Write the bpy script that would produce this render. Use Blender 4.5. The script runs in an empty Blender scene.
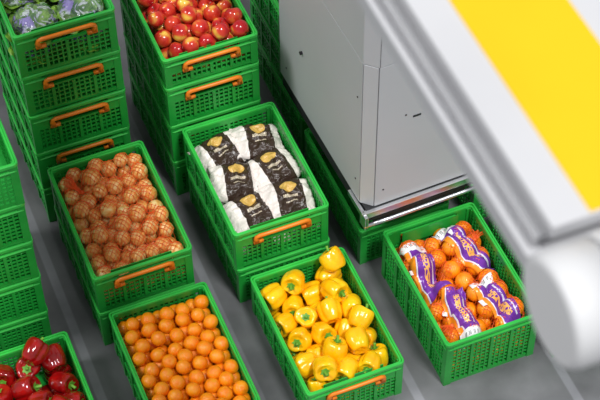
import bpy, bmesh, math, random
import numpy as np
from mathutils import Matrix, Vector, noise
random.seed(3)
COL=bpy.context.scene.collection
bpy.context.scene.view_settings.view_transform='Standard'

# ------------------------------------------------ materials
def nt(name):
    m=bpy.data.materials.new(name);m.use_nodes=True
    t=m.node_tree;b=t.nodes['Principled BSDF'];return m,t,b
def noisy(name,c1,c2,scale=8,rough=.4,bump=0,bscale=60,metal=0,detail=3,rnd=0,coat=0,lo=.35,hi=.65,bd=.004,stretch=None,mid=None):
    m,t,b=nt(name)
    tc=t.nodes.new('ShaderNodeTexCoord');n=t.nodes.new('ShaderNodeTexNoise')
    n.inputs['Scale'].default_value=scale;n.inputs['Detail'].default_value=detail
    vec=tc.outputs['Object']
    if rnd:
        oi=t.nodes.new('ShaderNodeObjectInfo');va=t.nodes.new('ShaderNodeVectorMath');va.operation='ADD'
        mu=t.nodes.new('ShaderNodeMath');mu.operation='MULTIPLY';mu.inputs[1].default_value=37
        t.links.new(oi.outputs['Random'],mu.inputs[0]);t.links.new(tc.outputs['Object'],va.inputs[0]);t.links.new(mu.outputs[0],va.inputs[1]);vec=va.outputs[0]
    v2=vec
    if stretch:
        mp=t.nodes.new('ShaderNodeMapping');mp.inputs['Scale'].default_value=stretch;t.links.new(vec,mp.inputs[0]);v2=mp.outputs[0]
    t.links.new(v2,n.inputs['Vector'])
    r=t.nodes.new('ShaderNodeValToRGB');r.color_ramp.elements[0].position=lo;r.color_ramp.elements[1].position=hi
    r.color_ramp.elements[0].color=(*c1,1);r.color_ramp.elements[1].color=(*c2,1)
    if mid: e=r.color_ramp.elements.new(mid[0]);e.color=(*mid[1],1)
    t.links.new(n.outputs['Fac'],r.inputs['Fac']);t.links.new(r.outputs['Color'],b.inputs['Base Color'])
    b.inputs['Roughness'].default_value=rough;b.inputs['Metallic'].default_value=metal
    if coat:b.inputs['Coat Weight'].default_value=coat
    if bump:
        n2=t.nodes.new('ShaderNodeTexNoise');n2.inputs['Scale'].default_value=bscale;t.links.new(vec,n2.inputs['Vector'])
        bp=t.nodes.new('ShaderNodeBump');bp.inputs['Strength'].default_value=bump;bp.inputs['Distance'].default_value=bd
        t.links.new(n2.outputs['Fac'],bp.inputs['Height']);t.links.new(bp.outputs['Normal'],b.inputs['Normal'])
    return m
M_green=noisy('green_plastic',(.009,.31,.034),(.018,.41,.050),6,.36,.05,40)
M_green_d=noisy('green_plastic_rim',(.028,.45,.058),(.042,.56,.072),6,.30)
M_orangeh=noisy('orange_handle_plastic',(.92,.22,.012),(1.0,.28,.02),10,.35)
M_orange=noisy('orange_peel',(1.0,.24,.002),(1.0,.35,.006),1.2,.22,.22,22,rnd=1,bd=.04,coat=.3)
M_stem=noisy('green_stem',(.10,.30,.02),(.20,.48,.05),2,.5)
M_bstem=noisy('brown_stem',(.10,.05,.02),(.18,.10,.04),60,.7)
M_ypep=noisy('yellow_pepper_skin',(1.0,.44,.002),(1.0,.60,.006),.8,.20,.08,2,rnd=1,coat=.3,bd=.1)
M_rpep=noisy('red_pepper_skin',(.22,.002,.003),(.44,.006,.005),.9,.12,.08,2,rnd=1,coat=.6,bd=.1)
M_onion=noisy('onion_skin',(.86,.36,.07),(1.0,.74,.32),1.1,.28,.08,5,rnd=1,detail=3,bd=.05,stretch=(1.6,1.6,.6),mid=(.5,(1.0,.52,.14)))
M_apple=noisy('apple_skin',(.46,.010,.014),(.88,.56,.08),.65,.2,0,rnd=1,detail=1.5,stretch=(1.2,1.2,.8),mid=(.54,(.66,.055,.022)),lo=.36,hi=.70,coat=.2)
M_netA=noisy('orange_red_net',(.92,.11,.015),(.98,.17,.03),50,.4)
M_netD=noisy('fine_orange_net',(.90,.10,.012),(.95,.17,.02),50,.45)
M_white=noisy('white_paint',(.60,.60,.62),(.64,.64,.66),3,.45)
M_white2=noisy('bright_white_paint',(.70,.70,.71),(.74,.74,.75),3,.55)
M_beamside=noisy('beam_side_shade',(.54,.54,.56),(.58,.58,.60),3,.45)  # darker copy of the beam white: side shade put into the colour
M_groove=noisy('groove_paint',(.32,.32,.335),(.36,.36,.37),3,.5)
M_seam=noisy('seam_shadow_gap',(.16,.16,.17),(.20,.20,.21),3,.5)
M_grey=noisy('grey_painted_panel',(.53,.54,.56),(.56,.57,.59),2,.5)
M_grey2=noisy('light_grey_panel',(.54,.55,.57),(.57,.58,.60),2,.45)
M_dark=noisy('dark_rubber',(.015,.016,.018),(.03,.03,.033),20,.6)
M_chrome=noisy('brushed_metal',(.72,.73,.75),(.82,.83,.85),5,.30,metal=1)
M_yellow=noisy('yellow_paint',(.88,.52,.0),(.91,.56,.002),3,.5)
M_leaf=noisy('lettuce_leaf',(.05,.22,.015),(.36,.64,.08),18,.3,.3,60,rnd=1)
M_leafp=noisy('purple_lettuce_leaf',(.20,.05,.22),(.20,.44,.06),14,.3,.3,60,rnd=1)
M_tag=noisy('white_tag_plastic',(.82,.82,.82),(.88,.88,.88),10,.3)

def floor_mat():
    m,t,b=nt('grey_floor')
    tc=t.nodes.new('ShaderNodeTexCoord');n=t.nodes.new('ShaderNodeTexNoise');n.inputs['Scale'].default_value=2.6;n.inputs['Detail'].default_value=7
    t.links.new(tc.outputs['Object'],n.inputs['Vector'])
    r=t.nodes.new('ShaderNodeValToRGB');e=r.color_ramp.elements
    e[0].position=.35;e[0].color=(.09,.09,.095,1);e[1].position=.68;e[1].color=(.20,.20,.21,1)
    t.links.new(n.outputs['Fac'],r.inputs['Fac'])
    br=t.nodes.new('ShaderNodeTexBrick');br.offset=0
    br.inputs['Color1'].default_value=(1,1,1,1);br.inputs['Color2'].default_value=(.78,.78,.79,1);br.inputs['Mortar'].default_value=(1.5,1.5,1.55,1)  # second plate tone is darker, painting shadow bands into the floor
    br.inputs['Scale'].default_value=1;br.inputs['Mortar Size'].default_value=.022;br.inputs['Mortar Smooth'].default_value=.4;br.inputs['Brick Width'].default_value=.565;br.inputs['Row Height'].default_value=4.9
    mp=t.nodes.new('ShaderNodeMapping');mp.inputs['Location'].default_value=(.285,2.4,0)
    t.links.new(tc.outputs['Object'],mp.inputs[0]);t.links.new(mp.outputs[0],br.inputs['Vector'])
    mx=t.nodes.new('ShaderNodeMix');mx.data_type='RGBA';mx.blend_type='MULTIPLY';mx.inputs[0].default_value=1;mx.clamp_result=False
    t.links.new(r.outputs['Color'],mx.inputs[6]);t.links.new(br.outputs['Color'],mx.inputs[7]);t.links.new(mx.outputs[2],b.inputs['Base Color'])
    b.inputs['Roughness'].default_value=.34;return m
M_floor=floor_mat()

# ------------------------------------------------ mesh helpers
def box(bm,x0,x1,y0,y1,z0,z1):
    v=[bm.verts.new((x,y,z)) for z in (z0,z1) for y in (y0,y1) for x in (x0,x1)]
    for f in ((0,2,3,1),(4,5,7,6),(0,1,5,4),(1,3,7,5),(3,2,6,7),(2,0,4,6)): bm.faces.new([v[i] for i in f])
def to_mesh(bm,name,mat,smooth=False,bevel=0,seg=2):
    if bevel: bmesh.ops.bevel(bm,geom=bm.edges[:],offset=bevel,segments=seg,affect='EDGES',profile=.7)
    bmesh.ops.recalc_face_normals(bm,faces=bm.faces[:])
    me=bpy.data.meshes.new(name);bm.to_mesh(me);bm.free();me.materials.append(mat)
    if smooth:
        for p in me.polygons:p.use_smooth=True
    return me
def obj(name,me,parent=None,loc=(0,0,0),rot=None):
    o=bpy.data.objects.new(name,me);COL.objects.link(o)
    if parent: o.parent=parent
    o.location=loc
    if rot is not None:o.rotation_euler=rot
    return o
def tag(o,label,cat,group=None):
    o['label']=label;o['category']=cat
    if group:o['group']=group
    return o
def tube(pts,r,n=8,flat=1.0):
    bm=bmesh.new();rings=[]
    P=[Vector(p) for p in pts]
    for i,p in enumerate(P):
        a=P[i-1] if i>0 else p
        c=P[i+1] if i<len(P)-1 else p
        d=(c-a).normalized();up=Vector((0,1,0)) if abs(d.y)<.9 else Vector((0,0,1))
        s=d.cross(up).normalized();u=s.cross(d)
        rr=r[i] if isinstance(r,(list,tuple)) else r
        rings.append([bm.verts.new(p+s*math.cos(2*math.pi*k/n)*rr+u*math.sin(2*math.pi*k/n)*rr*flat) for k in range(n)])
    m=len(rings)
    for i in range(m-1):
        A=rings[i];B=rings[i+1]
        for k in range(n):bm.faces.new((A[k],A[(k+1)%n],B[(k+1)%n],B[k]))
    bm.faces.new(rings[0]);bm.faces.new(rings[-1][::-1])
    return bm

# ------------------------------------------------ crate
PITCH=.2211
def crate_meshes(H):
    bm=bmesh.new()
    hx,hy,t=.191,.291,.008
    top=H-.016
    band=H-.040
    box(bm,-hx+.004,hx-.004,-hy+.004,hy-.004,.004,.011)
    for s in (-1,1):
        a,b=sorted((s*hx,s*(hx-t)));box(bm,a,b,-hy,hy,0,.018);box(bm,a,b,-hy,hy,band,top)
        a,b=sorted((s*hy,s*(hy-t)));box(bm,-hx+t,hx-t,a,b,0,.018)
        if s==1: box(bm,-hx+t,hx-t,a,b,band,top)
    for sx in (-1,1):
        for sy in (-1,1):
            a,b=sorted((sx*(hx+.0035),sx*(hx-.012)));c,d=sorted((sy*(hy+.0030),sy*(hy-.026)));box(bm,a,b,c,d,-.0+.0004,top-.0003)
            a,b=sorted((sx*(hx+.0030),sx*(hx-.026)));c,d=sorted((sy*(hy+.0036),sy*(hy-.0125)));box(bm,a,b,c,d,.0002,top-.0006)
    z0=.018;z1=band;nr=max(4,round((z1-z0)/.0215))
    nv=25
    for s in (-1,1):
        for i in range(1,nv):
            y=-hy+.024+(2*hy-.048)*i/nv;big=i%5==0;w=.0030 if not big else .0075
            a,b=sorted((s*(hx+(.006 if big else 0)),s*(hx-t+.001)));box(bm,a,b,y-w,y+w,z0,z1)
        for j in range(1,nr):
            z=z0+(z1-z0)*j/nr;mid_=j==nr//2;a,b=sorted((s*(hx+(.004 if mid_ else -.001)),s*(hx-t+.002)));wz=.0030 if not mid_ else .0065;box(bm,a,b,-hy+.024,hy-.024,z-wz,z+wz)
    for s in (-1,1):
        zt=z1 if s==1 else H-.092
        nrr=max(2,round((zt-z0)/.0215));nx=16
        for i in range(1,nx):
            x=-hx+.024+(2*hx-.048)*i/nx;w=.0030 if i%4 else .0065
            a,b=sorted((s*(hy+(.004 if i%4==0 else 0)),s*(hy-t+.001)));box(bm,x-w,x+w,a,b,z0,zt)
        for j in range(1,nrr):
            z=z0+(zt-z0)*j/nrr;a,b=sorted((s*(hy-.001),s*(hy-t+.002)));box(bm,-hx+.024,hx-.024,a,b,z-.0032,z+.0032)
    box(bm,-hx+.024,hx-.024,-hy-.001,-hy+t,H-.094,H-.084)
    for s in (-1,1):
        a,b=sorted((s*.122,s*(hx-.024)));box(bm,a,b,-hy,-hy+t,H-.084,top)
    box(bm,-.122,.122,-hy,-hy+t,H-.026,top)
    box(bm,-.122,.122,-hy+.022,-hy+.025,H-.090,top)
    body=to_mesh(bm,'crate_body',M_green)
    bm=bmesh.new()
    def ring(X,Y,xi,yi,z0,z1):
        def loop(x,y,z,c):
            L=[]
            for (sx,sy,st) in ((1,1,0),(-1,1,90),(-1,-1,180),(1,-1,270)):
                for k in range(4):
                    a=math.radians(st+k*30);L.append(bm.verts.new((sx*(x-c)+c*math.cos(a),sy*(y-c)+c*math.sin(a),z)))
            return L
        l=[loop(X,Y,z0,.018),loop(X,Y,z1-.003,.018),loop(X-.003,Y-.003,z1,.016),loop(xi+.002,yi+.002,z1,.012),loop(xi,yi,z1-.003,.01),loop(xi,yi,z0,.01)]
        for i in range(6):
            A=l[i];B=l[(i+1)%6]
            for k in range(16):bm.faces.new((A[k],A[(k+1)%16],B[(k+1)%16],B[k]))
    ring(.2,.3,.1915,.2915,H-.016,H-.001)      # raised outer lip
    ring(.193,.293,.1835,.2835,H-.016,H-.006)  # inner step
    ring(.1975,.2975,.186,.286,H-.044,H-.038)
    for i in range(19):
        y=-.27+.03*i
        for s in (-1,1):
            a,b=sorted((s*.188,s*.1965));box(bm,a,b,y-.0015,y+.0015,H-.040,H-.014)
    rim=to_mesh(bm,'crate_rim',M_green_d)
    pts=[(-.108,-.297,H-.078),(-.112,-.299,H-.060),(-.109,-.301,H-.047),(-.096,-.304,H-.040),(-.06,-.306,H-.038),(0,-.307,H-.037),(.06,-.306,H-.038),(.096,-.304,H-.040),(.109,-.301,H-.047),(.112,-.299,H-.060),(.108,-.297,H-.078)]
    bm=tube(pts,[.013,.010,.0092,.0098,.009,.009,.009,.0098,.0092,.010,.013],8,.85)
    for s in (-1,1):
        a,b=sorted((s*.080,s*.121));box(bm,a,b,-.302,-.289,H-.090,H-.075)
    handle=to_mesh(bm,'orange_handle',M_orangeh,True)
    return body,rim,handle
CM={round(H,3):crate_meshes(H) for H in (.2205,.160,.255,.280)}
def crate(x,y,z,H=.2205,flip=False,label='green lattice plastic crate with orange grip handle',group='green plastic crates'):
    e=bpy.data.objects.new('plastic_crate',None);COL.objects.link(e);e.empty_display_size=.1
    e.location=(x,y,z);e.rotation_euler=(0,0,math.pi if flip else 0)
    b,r,h=CM[round(H,3)]
    o=obj('crate_body',b,e);o=obj('crate_rim',r,e);o=obj('handle',h,e);o['label']='bright orange plastic grip handle'
    tag(e,label,'crate',group);return e
def stack(x,y,n,top_label,low_label,jit=.003,flip=False,fliplow=False):
    for k in range(n):
        lab=top_label if k==n-1 and top_label else low_label
        crate(x+random.uniform(-jit,jit),y+random.uniform(-jit,jit),k*PITCH,label=lab,flip=flip or (fliplow and k<n-1))
A=(.0,.010);B=(.565,.0);C=(.60,-.64);D=(1.150,-.676);E=(.028,-.615);F=(.520,.622);G=(-.02,.69);Hc=(-.54,-.605);I=(-.575,.10)
stack(*A,2,'green crate heaped with netted onions, orange handle','green lattice crate under the crate of netted onions')
stack(*B,2,'green crate holding white and brown produce bags','green lattice crate under the crate of printed bags',fliplow=True)
stack(*C,1,'green crate full of yellow bell peppers','')
crate(D[0],D[1],0,H=.280,flip=True,label='deep green crate holding netted oranges with purple labels')
crate(E[0],E[1],0,H=.255,label='deep green crate full of loose oranges')
stack(*F,3,None,'green lattice crate stacked under the apple crate')
crate(F[0],F[1],3*PITCH,H=.160,label='shallow green crate full of red apples, orange handle')
stack(*G,5,'green crate of leafy lettuce on a tall stack','green lattice crate in the stack under the lettuce')
stack(*Hc,1,'green crate holding shiny red bell peppers','')
stack(*I,5,None,'green lattice crate in a tall stack beside the onions',flip=True)
stack(1.090,-.01,1,'green crate standing under the grey gripper column','',flip=True)
stack(1.10,.64,3,None,'green lattice crate in a stack behind the gripper column')
crate(1.600,-.72,0,H=.280,flip=True,label='green lattice crate beside the netted oranges crate')
stack(1.605,.01,1,'green lattice crate beside the gripper column','')

# ------------------------------------------------ floor
bm=bmesh.new();box(bm,-5,6,-5,6,-.05,0);fl=obj('floor',to_mesh(bm,'floor',M_floor));fl['kind']='structure'

# ------------------------------------------------ packing
def pack(N,r,z0,seed,hx=.178,hy=.278,rv=.04,iters=420,dome=0,jit=.008):
    g=np.random.RandomState(seed);R=r*(1+rv*(g.rand(N)*2-1))
    nx=int(2*hx/(2*r));ny=int(2*hy/(2*r));P=[]
    k=0
    while len(P)<N:
        L=[((i+.5)/nx*2*hx-hx+(k%2)*r*.5,(j+.5)/ny*2*hy-hy+(k%2)*r*.5,z0+r+k*2*r) for j in range(ny) for i in range(nx)]
        g.shuffle(L);P+=[tuple(q) for q in L];k+=1
    P=np.array(P[:N])+g.randn(N,3)*jit
    for it in range(iters):
        P[:,2]-=.0016*(1 if it<iters*.8 else .3)
        if dome: P[:,:2]*=1-dome*np.clip(P[:,2:3]-z0-.08,0,1)
        for q in range(3):
            d=P[:,None]-P[None];l=np.sqrt((d**2).sum(2))+1e-9+np.eye(N)*9
            ov=np.maximum(R[:,None]+R[None]-l,0)
            P+= (d/l[...,None]*ov[...,None]).sum(1)*.42
            P[:,0]=np.clip(P[:,0],-hx+R,hx-R);P[:,1]=np.clip(P[:,1],-hy+R,hy-R);P[:,2]=np.maximum(P[:,2],z0+R)
    return P,R
def rows(r,z0,nl,seed,hx=.181,hy=.281):
    g=np.random.RandomState(seed);P=[];step=2*r*.875
    nx=int((2*hx-3*r)/(2*r))+1;sx=(2*hx-3*r)/(nx-1)
    ny=int((2*hy-2*r-step*.5)/step)+1;sy=(2*hy-2*r)/(ny-.5)
    for k in range(nl):
        for j in range(ny):
            for i in range(nx):
                x=-hx+r+i*sx+(r if (j+k)%2 else 0);y=-hy+r+j*sy+(sy*.5 if k%2 else 0)
                if x>hx-r+.001 or y>hy-r+.001:continue
                l=k==nl-1
                P.append((x+g.randn()*(.004 if l else .001),y+g.randn()*(.004 if l else .001),z0+r+k*r*1.58+(g.randn()*.006 if l else 0)))
    P=np.array(P);return P,r*(1+.045*(g.rand(len(P))*2-1))
def uvs(nu,nv,fn):
    bm=bmesh.new();rows_=[]
    for j in range(1,nv):
        ph=math.pi*j/nv
        rows_.append([bm.verts.new(fn(2*math.pi*i/nu,ph)) for i in range(nu)])
    a=bm.verts.new(fn(0,0));b=bm.verts.new(fn(0,math.pi))
    for j in range(len(rows_)-1):
        for i in range(nu):bm.faces.new((rows_[j][i],rows_[j+1][i],rows_[j+1][(i+1)%nu],rows_[j][(i+1)%nu]))
    for i in range(nu):
        bm.faces.new((a,rows_[0][i],rows_[0][(i+1)%nu]));bm.faces.new((b,rows_[-1][(i+1)%nu],rows_[-1][i]))
    return bm
def orange_fn(th,ph):
    r=1-.06*math.exp(-(ph/.2)**2)-.05*math.exp(-((math.pi-ph)/.18)**2)
    return (r*math.sin(ph)*math.cos(th),r*math.sin(ph)*math.sin(th),.95*r*math.cos(ph))
def apple_fn(th,ph):
    r=1+.05*math.cos(5*th)*max(0,-math.cos(ph))**2
    r*=1-.42*math.exp(-(ph/.36)**2)-.22*math.exp(-((math.pi-ph)/.33)**2)
    w=1+.05*math.cos(ph)
    return (w*r*math.sin(ph)*math.cos(th),w*r*math.sin(ph)*math.sin(th),.98*r*math.cos(ph))
def pepper_fn(nl,asym):
    def f(th,ph):
        s=math.sin(ph);c=math.cos(ph)
        side=1+.08*math.cos(th-asym*2)+.05*math.sin(2*th+asym)
        lob=1-(.16+.05*math.cos(th+asym))*(1-abs(math.cos(nl*th/2+asym)))**1.5*(.6+.4*s)
        sq=(abs(s)**.58)
        zz=(abs(c)**.85)*(1 if c>0 else -1)
        taper=.96+.12*c
        dz=-.40*math.exp(-(ph/.42)**2)+.28*math.exp(-((math.pi-ph)/.40)**2)
        bl=.08*abs(math.cos(nl*th/2+asym))*(1-s)*(1+.6*math.cos(th))
        bend=.07*(1-c*c)*math.cos(asym*3)
        return (1.02*lob*side*sq*taper*math.cos(th)+bend,1.02*lob*side*sq*taper*math.sin(th),1.04*zz+dz+(bl if c>0 else -bl))
    return f
def onion_fn(th,ph):
    z=.94*math.cos(ph)+.12*math.exp(-(ph/.22)**2)-.03
    return (math.sin(ph)*math.cos(th),math.sin(ph)*math.sin(th),z)
me_orange=to_mesh(uvs(24,16,orange_fn),'orange',M_orange,True)
me_apple=to_mesh(uvs(24,20,apple_fn),'apple',M_apple,True)
me_onion=to_mesh(uvs(20,16,onion_fn),'onion',M_onion,True)
def pepper_meshes(mat):
    return [to_mesh(uvs(44,28,pepper_fn(nl,a)),'bell_pepper',mat,True) for nl,a in ((4,0),(3,.4),(4,.6),(3,1.1))]
me_yp=pepper_meshes(M_ypep);me_rp=pepper_meshes(M_rpep)
def stem_mesh():
    bm=tube([(0,0,.60),(0,0,.74),(.02,0,.88),(.06,0,1.04),(.12,.03,1.20),(.14,.03,1.24)],[.17,.14,.12,.11,.12,.13],8)
    c=bm.verts.new((0,0,.80));ring=[]
    for i in range(12):
        a=i*math.pi/6;r=.40 if i%2==0 else .27;ring.append(bm.verts.new((r*math.cos(a),r*math.sin(a),.79 if i%2 else .90)))
    for i in range(12):bm.faces.new((c,ring[i],ring[(i+1)%12]))
    return to_mesh(bm,'pepper_stem',M_stem,True)
me_stem=stem_mesh()
me_astem=to_mesh(tube([(0,0,.50),(.01,0,.75),(.05,.02,1.02)],[.03,.025,.04],6),'apple_stem',M_bstem,True)
def rnd_rot(up=0,flat=1.0,bias=None):
    v=Vector((random.gauss(0,1),random.gauss(0,1),random.gauss(0,1)*flat+up))
    if bias:v+=Vector(bias)
    v.normalize()
    return (v.to_track_quat('Z','Y').to_matrix()@Matrix.Rotation(random.uniform(0,6.28),3,'Z')).to_euler()
def scatter(name,meshes,P,R,origin,label,cat,group,child=None,up=0,sc=1.0,keep=None,flat=1.0,bias=None):
    for i in range(len(P)):
        if keep and not keep(P[i]):continue
        o=obj(name,meshes[i%len(meshes)],None,(origin[0]+P[i][0],origin[1]+P[i][1],origin[2]+P[i][2]),rnd_rot(up,flat,bias))
        s=R[i]*sc;o.scale=(s,s,s)
        tag(o,label,cat,group)
        if child: obj(child[0],child[1],o)
P,R=rows(.0288,.016,5,1)
scatter('orange',[me_orange],P,R,(*E,0),'loose round orange in the green crate of oranges','orange','loose oranges in a crate',sc=1.05)
P,R=pack(96,.0352,.013,2)
scatter('apple',[me_apple],P,R,(*F,3*PITCH),'glossy red and yellow apple in the shallow crate','apple','apples in a crate',('stem',me_astem),up=.3,sc=1.02)
P,R=pack(50,.0468,.013,5,rv=.06,jit=.006,iters=520)
scatter('bell_pepper',me_yp,P,R,(*C,0),'glossy yellow bell pepper with green stem','bell pepper','yellow bell peppers in a crate',('stem',me_stem),sc=1.02,flat=.5,bias=(-.4,-.2,.35))
P,R=pack(38,.0520,.013,7,rv=.06)
scatter('bell_pepper',me_rp,P,R,(*Hc,0),'glossy dark red bell pepper with green stem','bell pepper','red bell peppers in a crate',('stem',me_stem),sc=.98,flat=.4,bias=(.3,-.4,.6),keep=lambda p:p[0]>-.13)

# ------------------------------------------------ envelope for nets
class Env:
    def __init__(s,P,R,ex=1.08,n=(90,130),blur=2):
        s.x=np.linspace(-.185,.185,n[0]);s.y=np.linspace(-.285,.285,n[1])
        X,Y=np.meshgrid(s.x,s.y,indexing='ij');Z=np.zeros_like(X)+.05
        for p,r in zip(P,R):
            q=(r*ex)**2-(X-p[0])**2-(Y-p[1])**2
            Z=np.maximum(Z,np.where(q>0,p[2]+np.sqrt(np.maximum(q,0))-r*(ex-1)+.002,0))
        K=Z.copy()
        for _ in range(blur*8):
            Kp=np.pad(K,1,mode='edge');K=(Kp[:-2,1:-1]+Kp[2:,1:-1]+Kp[1:-1,:-2]+Kp[1:-1,2:]+4*K)/8
        s.Z=np.maximum(Z,K)
    def __call__(s,x,y):
        fx=min(max((x-s.x[0])/(s.x[1]-s.x[0]),0),len(s.x)-1.001);fy=min(max((y-s.y[0])/(s.y[1]-s.y[0]),0),len(s.y)-1.001)
        i,j=int(fx),int(fy);a,b=fx-i,fy-j;Z=s.Z
        return (Z[i,j]*(1-a)*(1-b)+Z[i+1,j]*a*(1-b)+Z[i,j+1]*(1-a)*b+Z[i+1,j+1]*a*b)
def wire(o,th):
    m=o.modifiers.new('w','WIREFRAME');m.thickness=th;m.use_even_offset=False;m.use_boundary=True
def net(name,env,x0,x1,y0,y1,step,th,mat,origin,drop=.03,fa=.003):
    bm=bmesh.new();V={}
    cx,cy=(x0+x1)/2,(y0+y1)/2;hx,hy=(x1-x0)/2,(y1-y0)/2
    def vert(i,j):
        if (i,j) in V:return V[i,j]
        x=x0+i*step;y=y0+j*step
        e=((abs(x-cx)/hx)**8+(abs(y-cy)/hy)**8)
        fold=fa*max(0,math.sin(y*70+6*noise.noise(Vector((x*9,y*9,3)))))**3
        z=env(x,y)+.0025+fold-drop*min(1,e)**1.5
        jx=.5*step*noise.noise(Vector((x*30,y*30,1)));jy=.5*step*noise.noise(Vector((x*30,y*30,7)))
        V[i,j]=bm.verts.new((x+jx,y+jy,z));return V[i,j]
    ni=int((x1-x0)/step);nj=int((y1-y0)/step)
    for i in range(0,ni-1):
        for j in range(1,nj):
            if (i+j)%2==0:
                bm.faces.new((vert(i,j),vert(i+1,j-1),vert(i+2,j),vert(i+1,j+1)))
    me=to_mesh(bm,name,mat)
    e=bpy.data.objects.new(name,None);COL.objects.link(e);e.location=origin
    o=obj('net_mesh',me,e);wire(o,th)
    return e
def gathered(e,env,x,y,ang,L,mat,seed,th=.0018):
    bm=bmesh.new();g={};nu,nv=18,11;zc=env(x,y)
    for i in range(nu+1):
        for j in range(nv+1):
            u=i/nu*2-1;v=j/nv
            wd=.006+.034*v**1.3
            fx=v*L;fy=u*wd
            z=zc+.006+.010*math.sin(v*3)+.008*v*math.sin(u*11+seed)+.004*noise.noise(Vector((u*3,v*3,seed)))
            X=x+fx*math.cos(ang)-fy*math.sin(ang);Y=y+fx*math.sin(ang)+fy*math.cos(ang)
            z=max(z,env(X,Y)+.004+.007*v*(1+math.sin(u*11+seed)))
            g[i,j]=bm.verts.new((X,Y,z))
    for i in range(nu):
        for j in range(nv):bm.faces.new((g[i,j],g[i+1,j],g[i+1,j+1],g[i,j+1]))
    o=obj('gathered_net_end',to_mesh(bm,'gathered_net_end',mat),e);wire(o,th)
    bm=tube([(x-.006*math.cos(ang),y-.006*math.sin(ang),zc+.006),(x+.006*math.cos(ang),y+.006*math.sin(ang),zc+.008)],.009,10)
    obj('closure_clip',to_mesh(bm,'closure_clip',mat,True),e)
OA=(A[0],A[1],PITCH)
P,R=pack(162,.0308,.013,17,rv=.12,jit=.010)
yy=P[:,1];xx=P[:,0];seam=np.exp(-((yy-.02)/.022)**2)
P[:,2]+=(.006*np.cos(xx/.178*1.4)-.012*seam)*np.clip((P[:,2]-.08)/.08,0,1)
scatter('onion',[me_onion],P,R,OA,'golden brown onion inside an orange net','onion','onions in nets')
env=Env(P,R,1.08,blur=4)
for k,(xa,xb,ya,yb) in enumerate(((-.181,.181,-.280,.018),(-.181,.181,.022,.280))):
    e=net('onion_net_bag',env,xa,xb,ya,yb,.0098,.0030,M_netA,OA,drop=.018,fa=.004)
    tag(e,'orange net bag stretched over golden onions','net bag','onion net bags')
    if k==1: gathered(e,env,-.10,.17,2.6,.060,M_netA,1,.0026)
OD=(D[0],D[1],0)
P,R=pack(132,.0358,.013,21,rv=.05,dome=.01)
P[:,2]+=.008*np.cos(P[:,0]/.178*1.4)*np.clip(P[:,2]/.2,0,1)-.012*(np.exp(-(P[:,1]/.02)**2)+np.exp(-(P[:,0]/.015)**2))*(P[:,2]>.12)
scatter('orange',[me_orange],P,R,OD,'round orange inside a fine orange net','orange','oranges in net bags')
env=Env(P,R,1.08,blur=3)
def shader_tools(t):
    def mth(op,a,b_=None):
        n=t.nodes.new('ShaderNodeMath');n.operation=op
        for k,v in enumerate((a,b_)):
            if v is None:continue
            if isinstance(v,(int,float)):n.inputs[k].default_value=v
            else:t.links.new(v,n.inputs[k])
        return n.outputs[0]
    def mix(f,c1,c2):
        n=t.nodes.new('ShaderNodeMix');n.data_type='RGBA';t.links.new(f,n.inputs[0])
        for k,v in ((6,c1),(7,c2)):
            if isinstance(v,tuple):n.inputs[k].default_value=(*v,1)
            else:t.links.new(v,n.inputs[k])
        return n.outputs[2]
    return mth,mix
def label_mat():
    m,t,b=nt('purple_printed_label');mth,mix=shader_tools(t)
    uv=t.nodes.new('ShaderNodeUVMap');sp=t.nodes.new('ShaderNodeSeparateXYZ');t.links.new(uv.outputs[0],sp.inputs[0])
    u,v=sp.outputs[0],sp.outputs[1]
    w=t.nodes.new('ShaderNodeTexVoronoi');w.inputs['Scale'].default_value=1;w.feature='DISTANCE_TO_EDGE'
    mp=t.nodes.new('ShaderNodeMapping');mp.inputs['Scale'].default_value=(9,20,1);t.links.new(uv.outputs[0],mp.inputs[0]);t.links.new(mp.outputs[0],w.inputs['Vector'])
    stroke=mth('LESS_THAN',w.outputs['Distance'],.16)
    mid=mth('MULTIPLY',mth('LESS_THAN',mth('ABSOLUTE',mth('SUBTRACT',u,.58)),.12),mth('LESS_THAN',mth('ABSOLUTE',mth('SUBTRACT',v,.45)),.27))
    col=mix(mth('MULTIPLY',stroke,mid),(.18,.035,.36),(1.0,.52,.12))
    wv=mth('MULTIPLY',mth('SINE',mth('MULTIPLY',v,7)),.04)
    col=mix(mth('LESS_THAN',mth('ADD',u,wv),.17),col,(1.0,.32,.02))
    col=mix(mth('LESS_THAN',mth('ABSOLUTE',mth('SUBTRACT',mth('ADD',u,wv),.20)),.022),col,(.85,.82,.85))
    sm=mth('MULTIPLY',mth('LESS_THAN',mth('ABSOLUTE',mth('SUBTRACT',u,.84)),.035),mth('MULTIPLY',mth('LESS_THAN',w.outputs['Distance'],.22),mth('LESS_THAN',mth('ABSOLUTE',mth('SUBTRACT',v,.45)),.33)))
    col=mix(sm,col,(.7,.66,.78))
    endw=mth('GREATER_THAN',mth('ADD',v,mth('MULTIPLY',u,.05)),.88)
    bars=mth('MULTIPLY',mth('GREATER_THAN',mth('SINE',mth('ADD',mth('MULTIPLY',u,95),mth('MULTIPLY',mth('SINE',mth('MULTIPLY',u,31)),3))),.2),mth('LESS_THAN',mth('ABSOLUTE',mth('SUBTRACT',u,.5)),.32))
    bars=mth('MULTIPLY',bars,mth('LESS_THAN',mth('ABSOLUTE',mth('SUBTRACT',v,.945)),.028))
    col=mix(endw,col,mix(bars,(.85,.85,.85),(.03,.03,.03)))
    t.links.new(col,b.inputs['Base Color']);b.inputs['Roughness'].default_value=.25
    return m
M_label=label_mat()
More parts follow.
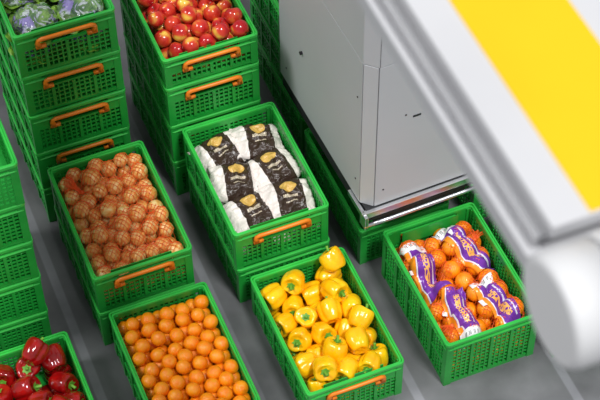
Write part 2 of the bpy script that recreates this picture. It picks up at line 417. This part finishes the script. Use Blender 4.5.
def band(env,p0,p1,w,parent,seed,flip=False):
    bm=bmesh.new();uvl=bm.loops.layers.uv.new('UVMap')
    p0=Vector(p0);p1=Vector(p1);d=p1-p0;s=Vector((-d.y,d.x)).normalized()
    nu,nv=22,52;g={}
    for i in range(nu+1):
        for j in range(nv+1):
            v=j/nv;u=i/nu-.5
            ww=w*(1-.14*math.sin(v*math.pi*2+seed)**2)
            q=p0+d*v+s*(u*ww+.007*math.sin(v*7+seed))
            q.x=max(-.178,min(.178,q.x));q.y=max(-.278,min(.278,q.y))
            z=0
            for a in (-.006,0,.006):
                for b_ in (-.006,0,.006):z=max(z,env(q.x+a,q.y+b_))
            wr=.005*math.sin(u*24+3*noise.noise(Vector((v*3,u*2,seed))))*noise.noise(Vector((v*5,seed,0)))+.007*abs(noise.noise(Vector((u*6,v*14,seed*2))))
            curl=-.014*abs(2*u)**3-.02*max(0,abs(2*v-1)-.8)/.2
            g[i,j]=bm.verts.new((q.x,q.y,max(z+.001+wr+curl,env(q.x,q.y)+.003)))
    for i in range(nu):
        for j in range(nv):
            f=bm.faces.new((g[i,j],g[i+1,j],g[i+1,j+1],g[i,j+1]))
            for l,(a,b_) in zip(f.loops,((i,j),(i+1,j),(i+1,j+1),(i,j+1))):
                vv=b_/nv;l[uvl].uv=(a/nu,1-vv if flip else vv)
    me=to_mesh(bm,'purple_label',M_label,True)
    o=obj('label_band',me,parent);m=o.modifiers.new('s','SOLIDIFY');m.thickness=.0008
    o['label']='purple printed label band with orange lettering'
for k,(x0,x1,y0,y1,a,b_,w,fl_) in enumerate(((-.178,-.002,.002,.278,(-.110,.22),(-.105,-.03),.105,True),(.002,.178,.002,.278,(.03,.25),(.125,.0),.115,True),
                       (-.178,-.002,-.278,-.002,(-.060,-.04),(-.080,-.272),.100,False),(.002,.178,-.278,-.002,(.060,-.05),(.100,-.272),.105,True))):
    e=net('orange_net_bag',env,x0,x1,y0,y1,.0082,.0022,M_netD,OD,drop=.034)
    band(env,a,b_,w,e,k,fl_)
    if k in (1,2): gathered(e,env,.14 if k==1 else -.13,.15 if k==1 else -.2,.9 if k==1 else 3.6,.045,M_netD,2,.0016)
    tx,ty=((-.15,.10),(.06,.20),(-.12,-.12),(.02,-.16))[k]
    tz=env(tx,ty)+.006
    bm=bmesh.new();box(bm,-.016,.016,-.010,.010,0,.0012);o=obj('white_tag',to_mesh(bm,'white_tag',M_tag),e,(tx,ty,tz),(.2,.15,.6*k));o['label']='small white plastic tag'
    tag(e,'net bag of oranges with a purple label','net bag','net bags of oranges')

# ------------------------------------------------ printed produce bags
def bag_mat():
    m,t,b=nt('printed_bag_film');mth,mix=shader_tools(t)
    tc=t.nodes.new('ShaderNodeTexCoord')
    nw=t.nodes.new('ShaderNodeTexNoise');nw.inputs['Scale'].default_value=16;nw.inputs['Detail'].default_value=2;t.links.new(tc.outputs['Object'],nw.inputs['Vector'])
    vm=t.nodes.new('ShaderNodeVectorMath');vm.operation='MULTIPLY_ADD';vm.inputs[1].default_value=(.016,.016,0);t.links.new(nw.outputs['Color'],vm.inputs[0]);t.links.new(tc.outputs['Object'],vm.inputs[2])
    sp=t.nodes.new('ShaderNodeSeparateXYZ');t.links.new(vm.outputs[0],sp.inputs[0])
    x,y=mth('SUBTRACT',sp.outputs[0],.008),mth('SUBTRACT',sp.outputs[1],.008)
    dark=mth('LESS_THAN',mth('ABSOLUTE',mth('SUBTRACT',x,.008)),.060)
    def ell(cx,cy,rx,ry):
        a=mth('DIVIDE',mth('SUBTRACT',x,cx),rx);c=mth('DIVIDE',mth('SUBTRACT',y,cy),ry)
        return mth('ADD',mth('MULTIPLY',a,a),mth('MULTIPLY',c,c))
    col=mix(dark,(.84,.76,.71),(.045,.026,.018))
    e1=ell(.008,.048,.036,.023)
    nz=t.nodes.new('ShaderNodeTexNoise');nz.inputs['Scale'].default_value=60;t.links.new(tc.outputs['Object'],nz.inputs['Vector'])
    gold=mix(nz.outputs['Fac'],(.48,.25,.04),(.88,.60,.16))
    col=mix(mth('LESS_THAN',e1,1.0),col,gold)
    vo=t.nodes.new('ShaderNodeTexVoronoi');vo.feature='DISTANCE_TO_EDGE';vo.inputs['Scale'].default_value=230;t.links.new(tc.outputs['Object'],vo.inputs['Vector'])
    st=mth('LESS_THAN',vo.outputs['Distance'],.20)
    def row(yy,hh,ww):
        return mth('MULTIPLY',mth('LESS_THAN',mth('ABSOLUTE',mth('ADD',y,yy)),hh),mth('LESS_THAN',mth('ABSOLUTE',mth('SUBTRACT',x,.008)),ww))
    rr=mth('MINIMUM',mth('ADD',row(.002,.0070,.032),row(.028,.0026,.026)),1.0)
    col=mix(mth('MULTIPLY',rr,st),col,(.64,.54,.40))
    t.links.new(col,b.inputs['Base Color']);b.inputs['Roughness'].default_value=.22
    n2=t.nodes.new('ShaderNodeTexNoise');n2.inputs['Scale'].default_value=30;n2.inputs['Detail'].default_value=4;n2.inputs['Distortion'].default_value=2.0;t.links.new(tc.outputs['Object'],n2.inputs['Vector'])
    bp=t.nodes.new('ShaderNodeBump');bp.inputs['Strength'].default_value=.7;bp.inputs['Distance'].default_value=.008
    t.links.new(n2.outputs['Fac'],bp.inputs['Height']);t.links.new(bp.outputs['Normal'],b.inputs['Normal'])
    return m
M_bag=bag_mat()
def bag_mesh(seed):
    bm=bmesh.new();nx,ny=64,52;lx,ly=.110,.096
    top={};bot={}
    for i in range(nx+1):
        for j in range(ny+1):
            a=i/nx*2-1;b_=j/ny*2-1
            prof=(1-abs(a)**3.2)**.7*(1-abs(b_)**3.2)**.6
            fin=max(0,(abs(a)-.86)/.14)
            x=a*lx*(1+.08*noise.noise(Vector((b_*2.5,seed,0))));y=b_*ly*(1-.16*(1-fin)*abs(a)**4+.02*fin)+.008*noise.noise(Vector((a*3,seed,5)))
            lump=1-abs(noise.noise(Vector((x*17,y*17,seed*3))))*1.6
            n=.46*(lump-.6)+noise.noise(Vector((x*40,y*40,seed)))*.20+.10*abs(noise.noise(Vector((x*110,y*110,seed))))
            wr=.16*math.sin(b_*14+4*noise.noise(Vector((a*2,b_*2,seed))))*abs(a)**2
            z=.044*prof*(1+n+wr)+.004*fin*math.sin(j*1.0)
            zb=-.028*prof*(1+n*.3)+.004*fin*math.sin(j*1.0)-.0006
            top[i,j]=bm.verts.new((x,y,z));edge=i in(0,nx) or j in (0,ny)
            bot[i,j]=top[i,j] if edge else bm.verts.new((x,y,zb))
    for i in range(nx):
        for j in range(ny):
            bm.faces.new((top[i,j],top[i+1,j],top[i+1,j+1],top[i,j+1]))
            q=(bot[i,j],bot[i,j+1],bot[i+1,j+1],bot[i+1,j])
            if set(q)!={top[i,j],top[i+1,j],top[i+1,j+1],top[i,j+1]}:bm.faces.new(q)
    return to_mesh(bm,'produce_bag',M_bag,True)
BM_=[bag_mesh(k) for k in (1,2,3,4)]
rb=random.Random(8)
def bagat(x,y,z,rz,rx,ry,k):
    o=obj('produce_bag',BM_[k%4],None,(B[0]+x,B[1]+y,PITCH+z),(rx,ry,rz));s=.92;o.scale=(s,s,s)
    tag(o,'crinkled white bag with dark brown printed label','bag','printed produce bags')
for r_ in range(3):
    for c_ in range(2): bagat(-.084+.168*c_,-.182+.182*r_,.044,rb.uniform(-.05,.05),0,0,r_+c_)
top_=[(-.083,.185,.128,.18,.06,-.10,0),(.078,.185,.136,-.16,-.02,.12,1),(-.078,.015,.140,-.20,.14,.05,2),(.082,.020,.136,.20,.12,-.08,3),(-.080,-.155,.134,.16,.16,.06,1),(.080,-.150,.138,-.14,.18,.02,0)]
for q in top_: bagat(*q)

# ------------------------------------------------ lettuce in crate G
def lettuce_mesh(seed,mat):
    bm=bmesh.new()
    for k in range(16):
        a0=k*2.4;tilt=.15+.062*k;Ln=.068+.0016*k;Wd=.050+.0014*k
        g={}
        for i in range(13):
            for j in range(10):
                u=i/12*2-1;v=j/9
                x=u*Wd*math.sin(math.pi*min(1,.12+v*.70));r=v*Ln
                ruf=.008*v**2*math.sin(u*9+k+seed)+.004*v*math.sin(v*12+u*5+k)
                rad=.010+r*math.sin(tilt+.5*v)+.3*x*x/.05;z=r*math.cos(tilt+.5*v)+ruf+.015*abs(u)
                p=Vector((rad,x,z));p.rotate(Matrix.Rotation(a0,3,'Z').to_euler());g[i,j]=bm.verts.new(p)
        for i in range(12):
            for j in range(9):bm.faces.new((g[i,j],g[i+1,j],g[i+1,j+1],g[i,j+1]))
    return to_mesh(bm,'lettuce',mat,True)
def film_mat():
    m,t,b=nt('clear_wrap')
    tc=t.nodes.new('ShaderNodeTexCoord');n=t.nodes.new('ShaderNodeTexNoise');n.inputs['Scale'].default_value=14;n.inputs['Distortion'].default_value=3.0;t.links.new(tc.outputs['Object'],n.inputs['Vector'])
    n3=t.nodes.new('ShaderNodeTexNoise');n3.inputs['Scale'].default_value=9;t.links.new(tc.outputs['Object'],n3.inputs['Vector'])
    rc=t.nodes.new('ShaderNodeValToRGB');rc.color_ramp.elements[0].position=.42;rc.color_ramp.elements[0].color=(.42,.32,.80,1);rc.color_ramp.elements[1].position=.52;rc.color_ramp.elements[1].color=(.86,.92,.95,1)
    t.links.new(n3.outputs['Fac'],rc.inputs['Fac']);t.links.new(rc.outputs['Color'],b.inputs['Base Color']);b.inputs['Roughness'].default_value=.05
    bp=t.nodes.new('ShaderNodeBump');bp.inputs['Distance'].default_value=.02;bp.inputs['Strength'].default_value=1;t.links.new(n.outputs['Fac'],bp.inputs['Height']);t.links.new(bp.outputs['Normal'],b.inputs['Normal'])
    r=t.nodes.new('ShaderNodeValToRGB');e=r.color_ramp.elements;e[0].position=.50;e[1].position=.57;e[0].color=(.12,.12,.12,1);e[1].color=(.80,.80,.80,1)
    t.links.new(n.outputs['Fac'],r.inputs['Fac']);t.links.new(r.outputs['Color'],b.inputs['Alpha'])
    return m
M_film=film_mat()
def film_fn(seed):
    def f(th,ph):
        s=math.sin(ph);c=math.cos(ph);n=1+.08*noise.noise(Vector((math.cos(th)*2*s,math.sin(th)*2*s,c*2+seed)))+.05*noise.noise(Vector((math.cos(th)*6*s,math.sin(th)*6*s,c*6+seed)))
        return (.086*n*s*math.cos(th),.086*n*s*math.sin(th),.046+.046*n*c)
    return f
LM=[lettuce_mesh(1,M_leaf),lettuce_mesh(2,M_leaf),lettuce_mesh(3,M_leafp)];FM=[to_mesh(uvs(40,24,film_fn(k*5)),'film',M_film,True) for k in (1,2)]
rb=random.Random(4);n=0
for lay,zz in ((0,.014),(1,.112)):
    for r_ in range(3):
        for c_ in range(2):
            e=bpy.data.objects.new('lettuce_head',None);COL.objects.link(e)
            e.location=(G[0]-.090+.180*c_,G[1]-.186+.186*r_,4*PITCH+zz);e.rotation_euler=(0,0,rb.uniform(0,6))
            obj('leaves',LM[(n*2+c_)%3],e);f=obj('plastic_wrap',FM[n%2],e);f['label']='clear crinkled plastic wrap';n+=1
            tag(e,'leafy green lettuce wrapped in clear plastic','lettuce','wrapped lettuces in a crate')

# ------------------------------------------------ gripper column
x0,x1,y0,y1,zb,zs,zt=.868,1.385,-.380,.425,.455,1.225,3.44
gc=bpy.data.objects.new('gripper_column',None);COL.objects.link(gc);gc.location=(x0,y0,.40);gc.rotation_euler=(0,0,math.radians(1.6))
tag(gc,'light grey boxy robot gripper column with chrome lower frame','robot gripper')
def part(name,me,label=None,par=gc):
    o=obj(name,me,par);o.matrix_parent_inverse=Matrix.Translation(-Vector(par.location))
    if label:o['label']=label
    return o
def prism(poly,z0,z1,bev=.003):
    bm=bmesh.new();a=[bm.verts.new((x,y,z0)) for x,y in poly];b=[bm.verts.new((x,y,z1)) for x,y in poly];n=len(poly)
    bm.faces.new(a[::-1]);bm.faces.new(b)
    for i in range(n):bm.faces.new((a[i],a[(i+1)%n],b[(i+1)%n],b[i]))
    if bev:bmesh.ops.bevel(bm,geom=bm.edges[:],offset=bev,segments=2,affect='EDGES')
    return bm
c=.045
core=[(x0+c+.004,y0+.008),(x1-.006,y0+.008),(x1-.006,y1-.006),(x0+.008,y1-.006),(x0+.008,y0+c+.004)]
part('inner_frame',to_mesh(prism(core,zb-.01,zt,.0),'inner_frame',M_dark),'dark inner frame seen in the panel gaps')
bm=prism([(x0,y0+c),(x0+.01,y0+c),(x0+.01,y1),(x0,y1)],zb,zs,.001);part('side_panel',to_mesh(bm,'side_panel',M_grey))
bm=prism([(x0+c,y0),(x1,y0),(x1,y0+.01),(x0+c,y0+.01)],zb,zs,.001);part('front_panel',to_mesh(bm,'front_panel',M_grey2))
bm=prism([(x0+.001,y0+c-.003),(x0+c-.003,y0+.001),(x0+c-.001,y0+.014),(x0+.014,y0+c-.001)],zb,zs,.001);part('corner_strip',to_mesh(bm,'corner_strip',M_grey2))
bm=prism([(x1-.01,y0+.012),(x1,y0+.012),(x1,y1),(x1-.01,y1)],zb,zs,.001);part('side_panel',to_mesh(bm,'side_panel',M_grey))
poly=[(x0+c-.001,y0),(x1,y0),(x1,y1),(x0,y1),(x0,y0+c-.001)]
part('upper_housing',to_mesh(prism(poly,zs+.002,zt-.1,.0015),'upper_housing',M_grey),'smooth grey upper housing')
bm=bmesh.new();box(bm,x0+c,x0+c+.0022,y0-.0012,y0+.002,zs+.004,3.2);part('panel_seam',to_mesh(bm,'panel_seam',M_seam))
def disc(cx,cy,cz,axis,r,d):
    bm=bmesh.new();bmesh.ops.create_cone(bm,cap_ends=True,segments=16,radius1=r,radius2=r*.85,depth=d)
    R_=Matrix.Rotation(math.pi/2,4,'Y') if axis=='x' else Matrix.Rotation(math.pi/2,4,'X')
    bmesh.ops.transform(bm,matrix=Matrix.Translation((cx,cy,cz))@R_,verts=bm.verts[:]);return bm
part('knob',to_mesh(disc(x0-.004,.20,.78,'x',.008,.012),'knob',M_dark),'small black knob')
for (yy,zz) in ((y0+.08,1.02),(y0+.08,.56),(.36,.54)):
    part('screw',to_mesh(disc(x0-.0005,yy,zz,'x',.004,.003),'screw',M_dark))
for (xx,zz) in ((x0+.16,.93),(x0+.25,.93),(x1-.03,.54),(x0+.08,.54)):
    part('screw',to_mesh(disc(xx,y0-.0005,zz,'y',.004,.003),'screw',M_dark))
bm=bmesh.new();box(bm,x0+.19,x0+.222,y0-.003,y0+.001,.906,.913);part('slot',to_mesh(bm,'slot',M_dark))
f=.010
bm=bmesh.new()
box(bm,x0-f,x1+f,y0-f-.010,y0-f+.010,.418,.450)
box(bm,x0-f-.003,x0-f+.012,y0-f,y0+.12,.424,.450)
box(bm,x1+f-.012,x1+f+.003,y0-f,y0+.12,.424,.450)
part('chrome_frame',to_mesh(bm,'chrome_frame',M_chrome,False,.003),'polished chrome lower frame')
part('chrome_rod',to_mesh(tube([(x0-.012,y0-.030,.392),(x0+.1,y0-.030,.388),(x1-.1,y0-.030,.388),(x1+.012,y0-.030,.392)],.009,12),'chrome_rod',M_chrome,True))
for xx in (x0-.004,x1+.004):
    bm=bmesh.new();box(bm,xx-.008,xx+.008,y0-.038,y0+.01,.376,.446);part('bracket',to_mesh(bm,'bracket',M_chrome,False,.003))
bm=bmesh.new();box(bm,x0+.008,x1-.008,y0-.004,y1-.005,.380,.453);part('base_plate',to_mesh(bm,'base_plate',M_dark),'black base plate')
for sy in (y0+.03,y1-.03):
    bm=bmesh.new();box(bm,x0+.06,x1-.06,sy-.012,sy+.012,.30,.385);part('gripper_jaw',to_mesh(bm,'gripper_jaw',M_dark,False,.003),'black gripper jaw')
bm=bmesh.new();box(bm,.02,1.32,-.10,.14,3.36,3.50);part('carriage_arm',to_mesh(bm,'carriage_arm',M_grey,False,.005))

# ------------------------------------------------ gantry beam
gb=bpy.data.objects.new('gantry_beam',None);COL.objects.link(gb);gb.location=(.24,2.6,0)
tag(gb,'white gantry beam with yellow stripe and motor','gantry beam')
ye=-2.80
def bp(name,x0,x1,y0,y1,z0,z1,mat,bev=.003,label=None):
    bm=bmesh.new();box(bm,x0,x1,y0,y1,z0,z1);return part(name,to_mesh(bm,name,mat,False,bev),label,gb)
bp('lower_flange',.004,.50,ye,2.9,3.490,3.530,M_beamside)
bp('guide_groove',.034,.49,ye+.01,2.9,3.528,3.588,M_groove,.001)
bp('guide_rail',.018,.48,ye+.006,2.9,3.545,3.562,M_beamside,.002)
bp('beam_body',.027,.50,ye-.02,2.9,3.586,3.614,M_white)
bp('yellow_stripe',.093,.275,ye-.015,2.9,3.612,3.617,M_yellow,.001,'bright yellow painted stripe')
bp('support_post',.10,.40,2.5,2.8,0,3.495,M_grey)
def cyl(prof,loc,name,mat,label):
    bm=bmesh.new();rings=[]
    for (r,h) in prof: rings.append([bm.verts.new((h,r*math.cos(k*math.pi/24),r*math.sin(k*math.pi/24))) for k in range(48)])
    for a_,b_ in zip(rings,rings[1:]):
        for k in range(48):bm.faces.new((a_[k],a_[(k+1)%48],b_[(k+1)%48],b_[k]))
    bm.faces.new(rings[0]);bm.faces.new(rings[-1])
    bmesh.ops.transform(bm,matrix=Matrix.Translation(loc),verts=bm.verts[:])
    me=to_mesh(bm,name,mat,False,0)
    for p in me.polygons: p.use_smooth=len(p.vertices)==4
    part(name,me,label,gb)
ml=(-.028,-2.925,3.56)
cyl([(.078,.0),(.085,.002),(.089,.007),(.091,.014),(.091,.085)],ml,'motor_cap',M_white2,'white flat motor end cap')
cyl([(.087,.084),(.087,.094)],ml,'cap_joint',M_groove,None)
cyl([(.091,.093),(.093,.098),(.093,.38),(.088,.40)],ml,'motor',M_white2,'white cylindrical motor housing')

# ------------------------------------------------ lights, world, camera
w=bpy.data.worlds.new('w');bpy.context.scene.world=w;w.use_nodes=True
w.node_tree.nodes['Background'].inputs[0].default_value=(.95,.97,1,1);w.node_tree.nodes['Background'].inputs[1].default_value=.37
def sun(src,power,name,angle):
    l=bpy.data.lights.new(name,'SUN');l.energy=power;l.angle=math.radians(angle);o=bpy.data.objects.new(name,l);COL.objects.link(o);o.location=src
    o.rotation_euler=(-Vector(src)).to_track_quat('-Z','Y').to_euler();return o
sun((1.5,-6.5,12.5),2.35,'hall_light',9)
sun((-7.0,1.0,10.5),1.4,'hall_light',16)

cam=(-.905,-4.138,5.615);yaw,pit,roll,f=.3816,.8874,-.0119,1714.7
r=np.array([math.cos(yaw),-math.sin(yaw),0]);fw=np.array([math.sin(yaw)*math.cos(pit),math.cos(yaw)*math.cos(pit),-math.sin(pit)])
u=np.cross(r,fw);r2=r*math.cos(roll)+u*math.sin(roll);u2=-r*math.sin(roll)+u*math.cos(roll)
cd=bpy.data.cameras.new('camera');co=bpy.data.objects.new('camera',cd);COL.objects.link(co);bpy.context.scene.camera=co
cd.lens=f*36/600;cd.clip_end=100
co.matrix_world=Matrix([[r2[i],u2[i],-fw[i],cam[i]] for i in range(3)]+[[0,0,0,1]])
cd.dof.use_dof=True;cd.dof.focus_distance=6.7;cd.dof.aperture_fstop=5.0
